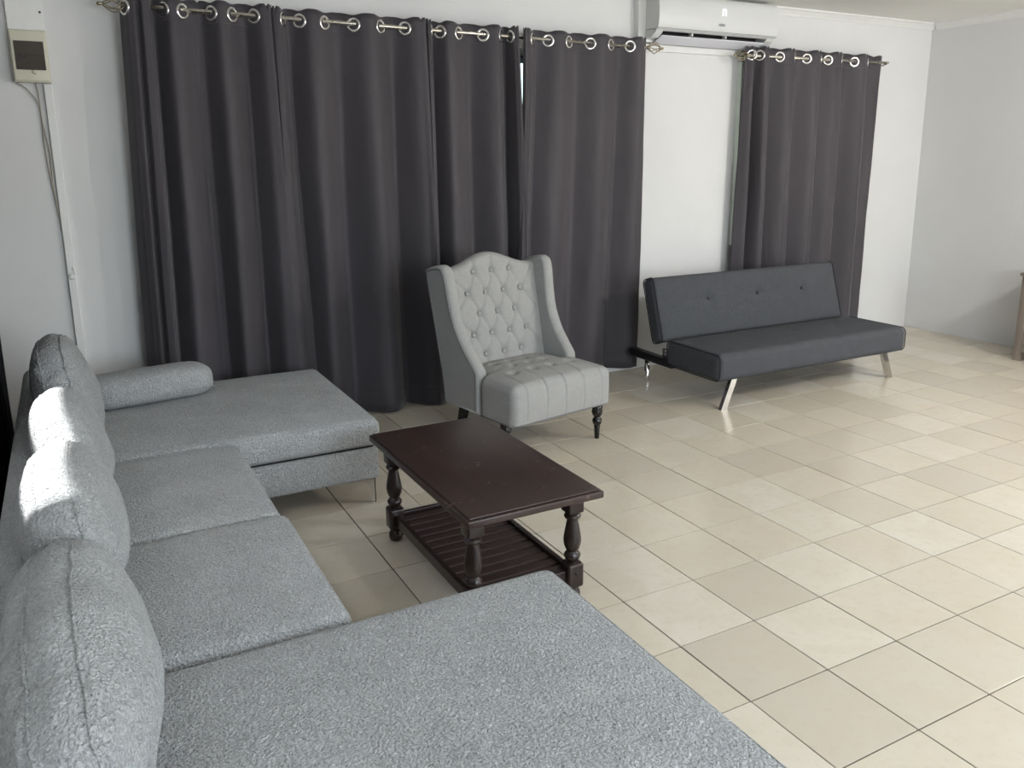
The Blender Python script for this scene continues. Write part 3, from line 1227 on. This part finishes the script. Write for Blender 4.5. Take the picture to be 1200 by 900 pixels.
# ------------------------------------------------------------------ futon
FU = thing('futon_sofa', 'low charcoal click-clack futon sofa on chrome legs by the right curtain', 'sofa', (2.465, 1.25, 0))
FX, FY = 2.465, 1.25
fl_, fr_ = 1.565, 3.375
hw = (fr_ - fl_) / 2


def fut_seat_fn(x, y, z):
    u = x / hw
    v = (y + 0.02) / 0.27
    t = max(0, min(1, (z - 0.2) / 0.18))
    z += t * 0.010 * max(0, 1 - u ** 6) * max(0, 1 - v ** 4)
    d = sum(math.exp(-((x - a) ** 2 + (y - 0.03) ** 2) / 0.0016) for a in (-0.37, 0.09, 0.55))
    z -= t * 0.012 * d
    seam = math.exp(-((x + 0.48) / 0.004) ** 2) + math.exp(-((x - 0.03) / 0.004) ** 2)
    if y < -0.2:
        y += 0.004 * seam * t
    z -= 0.003 * seam * t
    return (x, y, z)


fs = obj('seat', rbox(-hw, hw, -0.30, 0.255, 0.195, 0.378, 0.045, 5, (120, 20, 4), fut_seat_fn), M['charcoal'], FU)
for s in (-1, 1):
    pts = []
    r_ = 0.045
    for (cy_, cz_, a0) in ((-0.30 + r_, 0.378 - r_, PI / 2), (-0.30 + r_, 0.195 + r_, PI), (0.255 - r_, 0.195 + r_, 1.5 * PI), (0.255 - r_, 0.378 - r_, 0)):
        for k in range(6):
            a = a0 + PI / 2 * k / 5
            pts.append((s * (hw - 0.012), cy_ + (r_ - 0.004) * math.cos(a), cz_ + (r_ - 0.004) * math.sin(a)))
    obj('piping', tube(pts, 0.0042, 6, True), M['charcoal_pipe'], fs)

BA = math.radians(17.5)  # recline from the vertical
FB_H, FB_T = 0.463, 0.122
fbut = (-0.425, 0.05, 0.515)


def fut_back_fn(x, y, z):
    t = max(0, min(1, (0.06 - y) / 0.1))
    u = x / hw
    w = (z - FB_H / 2) / (FB_H / 2)
    y -= t * 0.012 * max(0, 1 - u ** 8) * max(0, 1 - w ** 4)
    d = sum(math.exp(-((x - a) ** 2 + (z - FB_H * 0.59) ** 2) / 0.0012) for a in fbut)
    lnw = math.exp(-((z - FB_H * 0.59) / 0.006) ** 2) * (1 if abs(x) < 0.6 else 0)
    y += t * (0.020 * d + 0.0022 * lnw)
    return (x, y, z)


fb = obj('backrest', rbox(-hw, hw, -FB_T / 2, FB_T / 2, 0, FB_H, 0.032, 4, (120, 3, 30), fut_back_fn), M['charcoal'], FU)
fb.location = (0, 0.350, 0.335)
fb.rotation_euler = (-BA, 0, 0)
for a in fbut:
    b = obj('button', xf(lathe([(0.006, -0.008), (0.014, -0.005), (0.016, 0.001), (0.013, 0.006), (0.007, 0.009), (0.001, 0.010)], 14), Matrix.Rotation(PI / 2, 4, 'X')), M['charcoal_pipe'], fb)
    b.location = (a, -FB_T / 2 - 0.012 + 0.021, FB_H * 0.59)
for s in (-1, 1):
    pts = []
    r_ = 0.03
    for (cy_, cz_, a0) in ((FB_T / 2 - r_, FB_H - r_, 0), (-FB_T / 2 + r_, FB_H - r_, PI / 2), (-FB_T / 2 + r_, r_, PI), (FB_T / 2 - r_, r_, 1.5 * PI)):
        for k in range(5):
            a = a0 + PI / 2 * k / 4
            pts.append((s * (hw - 0.010), cy_ + r_ * math.cos(a), cz_ + r_ * math.sin(a)))
    obj('piping', tube(pts, 0.004, 6, True), M['charcoal_pipe'], fb)
# under-frame, side arms to the rear legs, hinges
obj('frame', join(rbox(-hw + 0.10, hw - 0.10, -0.20, -0.16, 0.170, 0.205, 0.003, 1), rbox(-hw + 0.10, hw - 0.10, 0.20, 0.24, 0.170, 0.205, 0.003, 1)), M['black_metal'], FU, smooth=False)
for s in (-1, 1):
    x = s * (hw - 0.045)
    obj('side_arm', rbox(x - 0.035, x + 0.035, 0.20, 0.70, 0.178, 0.235, 0.012, 2), M['black_metal'], FU)
    obj('hinge', join(rbox(x - 0.006, x + 0.006, 0.20, 0.34, 0.22, 0.30, 0.008, 2), xf(lathe([(0.009, -0.012), (0.009, 0.012)], 12, (0, 0, 0)), Matrix.Translation((x, 0.30, 0.285)) @ Matrix.Rotation(PI / 2, 4, 'Y'))), M['chrome'], FU)
    # rear leg, round chrome
    o = obj('leg', lathe([(0.017, 0), (0.019, 0.004), (0.019, 0.18)], 18), M['chrome'], FU)
    o.location = (s * (hw - 0.075), 0.555, 0)
    # splayed front leg, flat chrome bar
    xa = s * (hw - 0.075) - (0.035 if s > 0 else 0)
    xb = xa - s * (0.105 if s < 0 else 0.055)
    yy = -0.262
    v = []
    for (xx, z, y_) in ((xa, 0.0, yy), (xb, 0.198, yy + 0.025)):
        for dx, dy in ((-0.024, -0.015), (0.024, -0.015), (0.024, 0.015), (-0.024, 0.015)):
            v.append((xx + dx, y_ + dy, z))
    f = [(3, 2, 1, 0), (4, 5, 6, 7)] + [(i, (i + 1) % 4, (i + 1) % 4 + 4, i + 4) for i in range(4)]
    obj('leg', (v, f), M['chrome'], FU, smooth=False)


# ------------------------------------------------------------------ sideboard at the right wall
SBX, SBY = 4.585, 0.86
SB = thing('sideboard', 'weathered grey-brown wooden sideboard standing against the right wall', 'sideboard', (SBX, SBY, 0))
SBL = 1.5
SBD = XR - SBX - 0.03
obj('top', rbox(-0.015, SBD, -SBL - 0.01, 0.012, 0.682, 0.708, 0.004, 1), M['greywood'], SB, smooth=False)
obj('body', join(box(0.022, SBD - 0.005, -SBL + 0.02, -0.02, 0.10, 0.682)), M['greywood'], SB, smooth=False)
obj('rail', rbox(0.0, 0.03, -SBL + 0.06, -0.06, 0.635, 0.682, 0.002, 1), M['greywood'], SB, smooth=False)
obj('rail', rbox(0.0, 0.03, -SBL + 0.06, -0.06, 0.075, 0.125, 0.002, 1), M['greywood'], SB, smooth=False)
for (x, y) in ((0.0, -0.06), (0.0, -SBL), (SBD - 0.065, -0.06), (SBD - 0.065, -SBL)):
    obj('leg', rbox(x, x + 0.06, y, y + 0.06, 0, 0.682, 0.003, 1), M['greywood'], SB, smooth=False)
dw = (SBL - 0.12) / 3
for k in range(3):
    y1 = -0.062 - k * dw
    y0 = y1 - dw + 0.006
    d = obj('door', rbox(0.006, 0.022, y0, y1, 0.128, 0.632, 0.002, 1), M['greywood'], SB, smooth=False)
    for q in range(3):
        a = y0 + 0.045 + q * (y1 - y0 - 0.09) / 3
        obj('plank', rbox(0.000, 0.007, a + 0.0015, a + (y1 - y0 - 0.09) / 3 - 0.0015, 0.175, 0.585, 0.002, 1), M['greywood'], d, smooth=False)
    obj('knob', xf(lathe([(0.006, 0), (0.006, 0.014), (0.013, 0.020), (0.012, 0.028), (0.003, 0.031)], 12), Matrix.Translation((0.006, y0 + 0.022, 0.40)) @ Matrix.Rotation(-PI / 2, 4, 'Y')), M['bronze'], d)


# ------------------------------------------------------------------ air conditioner
AX0, AX1 = 1.80, 2.935
AC = thing('air_conditioner', 'white wall-mounted split air conditioner above the bare wall between curtains', 'air conditioner', ((AX0 + AX1) / 2, YB, 2.45))
aw = (AX1 - AX0) / 2
prof = smooth_curve([(-0.004, 0.30), (-0.14, 0.30), (-0.185, 0.285), (-0.205, 0.24), (-0.212, 0.16), (-0.206, 0.09), (-0.196, 0.058)], 5) + [(-0.165, 0.045), (-0.15, 0.062), (-0.06, 0.062), (-0.06, 0.002), (-0.004, 0.0)]
obj('body', prism(prof, -aw + 0.0, aw - 0.0, 'YZ'), M['plastic'], AC, smooth=True, sharp=30)
obj('outlet', join(box(-aw + 0.07, aw - 0.09, -0.160, -0.062, 0.052, 0.0615), box(-aw + 0.07, aw - 0.09, -0.07, -0.060, 0.004, 0.06)), M['slot'], AC, smooth=False)
for s, w0 in ((-1, 0.062), (1, 0.082)):
    xa, xb = (s * aw, s * (aw - w0))
    obj('end_cap', prism([(-0.185, 0.056), (-0.165, 0.03), (-0.12, 0.004), (-0.004, -0.004), (-0.004, 0.06)], min(xa, xb), max(xa, xb), 'YZ'), M['plastic'], AC, smooth=False)
Rf = Matrix.Translation((0, -0.105, -0.006)) @ Matrix.Rotation(math.radians(-24), 4, 'X')
obj('flap', xf(rbox(-aw + 0.066, aw - 0.086, -0.058, 0.052, -0.004, 0.004, 0.003, 2), Rf), M['plastic_flap'], AC, sharp=40)
for q in (-0.22, 0.10):
    obj('flap_clip', rbox(q - 0.008, q + 0.008, -0.156, -0.120, 0.026, 0.056, 0.004, 1), M['plastic'], AC, smooth=False)
obj('panel_line', rbox(-aw - 0.001, aw + 0.001, -0.2005, -0.19, 0.0605, 0.064, 0.001, 1), M['grey_print'], AC, smooth=False)


def text(body, size, mat, parent, loc, rot, name, bold=0.0):
    cu = bpy.data.curves.new(name, 'FONT')
    cu.body = body
    cu.size = size
    cu.align_x = 'CENTER'
    cu.align_y = 'CENTER'
    cu.extrude = 0.0006
    cu.offset = bold
    tmp = bpy.data.objects.new(name, cu)
    COL.objects.link(tmp)
    bpy.context.view_layer.update()
    me = bpy.data.meshes.new_from_object(tmp.evaluated_get(bpy.context.evaluated_depsgraph_get()))
    bpy.data.objects.remove(tmp)
    me.materials.clear()
    me.materials.append(mat)
    o = bpy.data.objects.new(name, me)
    COL.objects.link(o)
    o.parent = parent
    o.location = loc
    o.rotation_euler = rot
    return o


text('n', 0.10, M['display'], AC, (0.025, -0.2150, 0.205), (PI / 2 + 0.02, 0, 0), 'display_symbol', 0.0)
text('AERU', 0.026, M['grey_print'], AC, (0.008, -0.2105, 0.110), (PI / 2 - 0.06, 0, 0), 'badge', 0.0006)


# ------------------------------------------------------------------ breaker box, trunking, cable, left wall curtain
BX = thing('breaker_box', 'cream electrical breaker box with smoked window on the left wall area', 'breaker box', (-2.076, YB, 2.146))
obj('body', rbox(-0.083, 0.083, -0.062, 0, -0.128, 0.126, 0.006, 2), M['cream'], BX, sharp=40)
obj('cover', rbox(-0.079, 0.079, -0.070, -0.060, -0.121, 0.120, 0.004, 2), M['cream'], BX, sharp=40)
sw = obj('smoked_door', rbox(-0.066, 0.066, -0.0745, -0.069, -0.068, 0.072, 0.002, 1), M['smoked'], BX, smooth=False)
for k in range(3):
    o = obj('breaker', rbox(-0.055 + k * 0.017, -0.042 + k * 0.017, -0.0765, -0.074, -0.018, 0.006, 0.001, 1), M['switch_dark'], sw, smooth=False)
o = obj('label_strip', rbox(0.0, 0.06, -0.0755, -0.074, 0.006, 0.010, 0.0005, 1), M['switch_dark'], sw, smooth=False)
obj('latch', xf(lathe([(0.012, 0), (0.012, 0.003), (0.004, 0.006)], 14), Matrix.Translation((0.012, -0.070, -0.078)) @ Matrix.Rotation(PI / 2, 4, 'X')), M['cream'], BX)

tr = obj('wide_trunking', rbox(-0.083, 0.083, -0.04, 0.0, 0, 0.485, 0.004, 1), M['trim'], smooth=False)
tag(tr, 'wide white cable trunking running up from the breaker box', 'cable trunking')
tr.location = (-2.076, YB, 2.274)
obj('screw', xf(lathe([(0.006, 0), (0.006, 0.002), (0.002, 0.003)], 10), Matrix.Translation((0.068, -0.040, 0.09)) @ Matrix.Rotation(PI / 2, 4, 'X')), M['switch_dark'], tr)
t2 = obj('narrow_trunking', rbox(-0.02, 0.02, -0.022, 0.0, 0, 1.995, 0.003, 1), M['trim'], smooth=False)
tag(t2, 'narrow white cable trunking running down from the breaker box', 'cable trunking')
t2.location = (-2.012, YB, 0.02)
obj('clip', join(xf(lathe([(0.017, 0), (0.017, 0.004), (0.012, 0.007)], 16), Matrix.Translation((0.0, -0.022, 0.985)) @ Matrix.Rotation(PI / 2, 4, 'X')), tube([(0.012, -0.026, 0.985), (0.014, -0.026, 1.02), (0.006, -0.026, 1.035)], 0.003, 6)), M['trim'], t2)
cb_pts = smooth_curve([(-0.075, -0.010, -0.005), (-0.045, -0.012, -0.022), (-0.02, -0.012, -0.05), (0.012, -0.010, -0.12), (0.014, -0.009, -0.30), (0.018, -0.009, -0.42), (0.030, -0.010, -0.58), (0.044, -0.010, -0.74)], 6)
cb2 = smooth_curve([(0.010, -0.008, -0.003), (0.016, -0.010, -0.06), (0.018, -0.014, -0.20), (0.034, -0.012, -0.36), (0.030, -0.012, -0.52), (0.038, -0.010, -0.66), (0.046, -0.010, -0.75)], 6)
ca = obj('loose_cable', join(tube(cb_pts, 0.0035, 6), tube(cb2, 0.0035, 6), lathe([(0.006, -0.765), (0.008, -0.755), (0.006, -0.738)], 8, (0.046, -0.010, 0))), M['cable'])
tag(ca, 'thin loose grey cable dangling under the breaker box', 'cable')
ca.location = (-2.076, YB, 2.02)

# dark cloth drawn aside at the left-hand opening
V, Fs = [], []
cols, rows_ = 60, 24
for r in range(rows_ + 1):
    z = 2.18 - (2.18 - 0.03) * r / rows_
    for c in range(cols + 1):
        y = 0.46 + (2.10 - 0.46) * c / cols
        V.append((0.018 * math.sin(c * 0.95 + 0.2 * math.sin(r * 0.2)) + 0.004 * nz(y * 6, z * 2, 5), y - 1.4, z - 1.1))
for r in range(rows_):
    for c in range(cols):
        a = r * (cols + 1) + c
        Fs.append((a, a + 1, a + cols + 2, a + cols + 1))
dc = obj('side_curtain', (V, Fs), M['dark_curtain'])
tag(dc, 'near-black curtain at the left edge, behind the sofa back', 'curtain')
dc.location = (-2.390, 1.4, 1.1)
so = dc.modifiers.new('thickness', 'SOLIDIFY')
so.thickness = 0.003
rr = obj('side_curtain_rod', xf(tube([(0, -0.95, 0), (0, 0, 0), (0, 0.95, 0)], 0.011, 12), Matrix.Identity(4)), M['nickel'])
tag(rr, 'metal rod over the near-black curtain at the left wall', 'curtain rod')
rr.location = (-2.390, 1.2, 2.19)
for yb_ in (-0.9, 0.9):
    obj('bracket', rbox(-0.108, 0.012, yb_ - 0.01, yb_ + 0.01, -0.016, 0.0, 0.003, 1), M['nickel'], rr, smooth=False)


# ------------------------------------------------------------------ ceiling lamps (outside the frame)
def ceiling_lamp(label, x, y, power, color, radius):
    t = thing('ceiling_lamp', label, 'lamp', (x, y, ZC))
    obj('base', lathe([(0.02, -0.055), (0.045, -0.05), (0.06, -0.02), (0.062, 0.0)], 24), M['plastic'], t)
    d = bpy.data.lights.new('bulb', 'POINT')
    d.energy, d.color, d.shadow_soft_size = power, color, radius
    o = bpy.data.objects.new('bulb', d)
    COL.objects.link(o)
    o.parent = t
    o.location = (0, 0, -0.16)


ceiling_lamp('ceiling lamp over the open floor at right', 3.7, -1.9, 212, (1.0, 0.975, 0.94), 0.06)
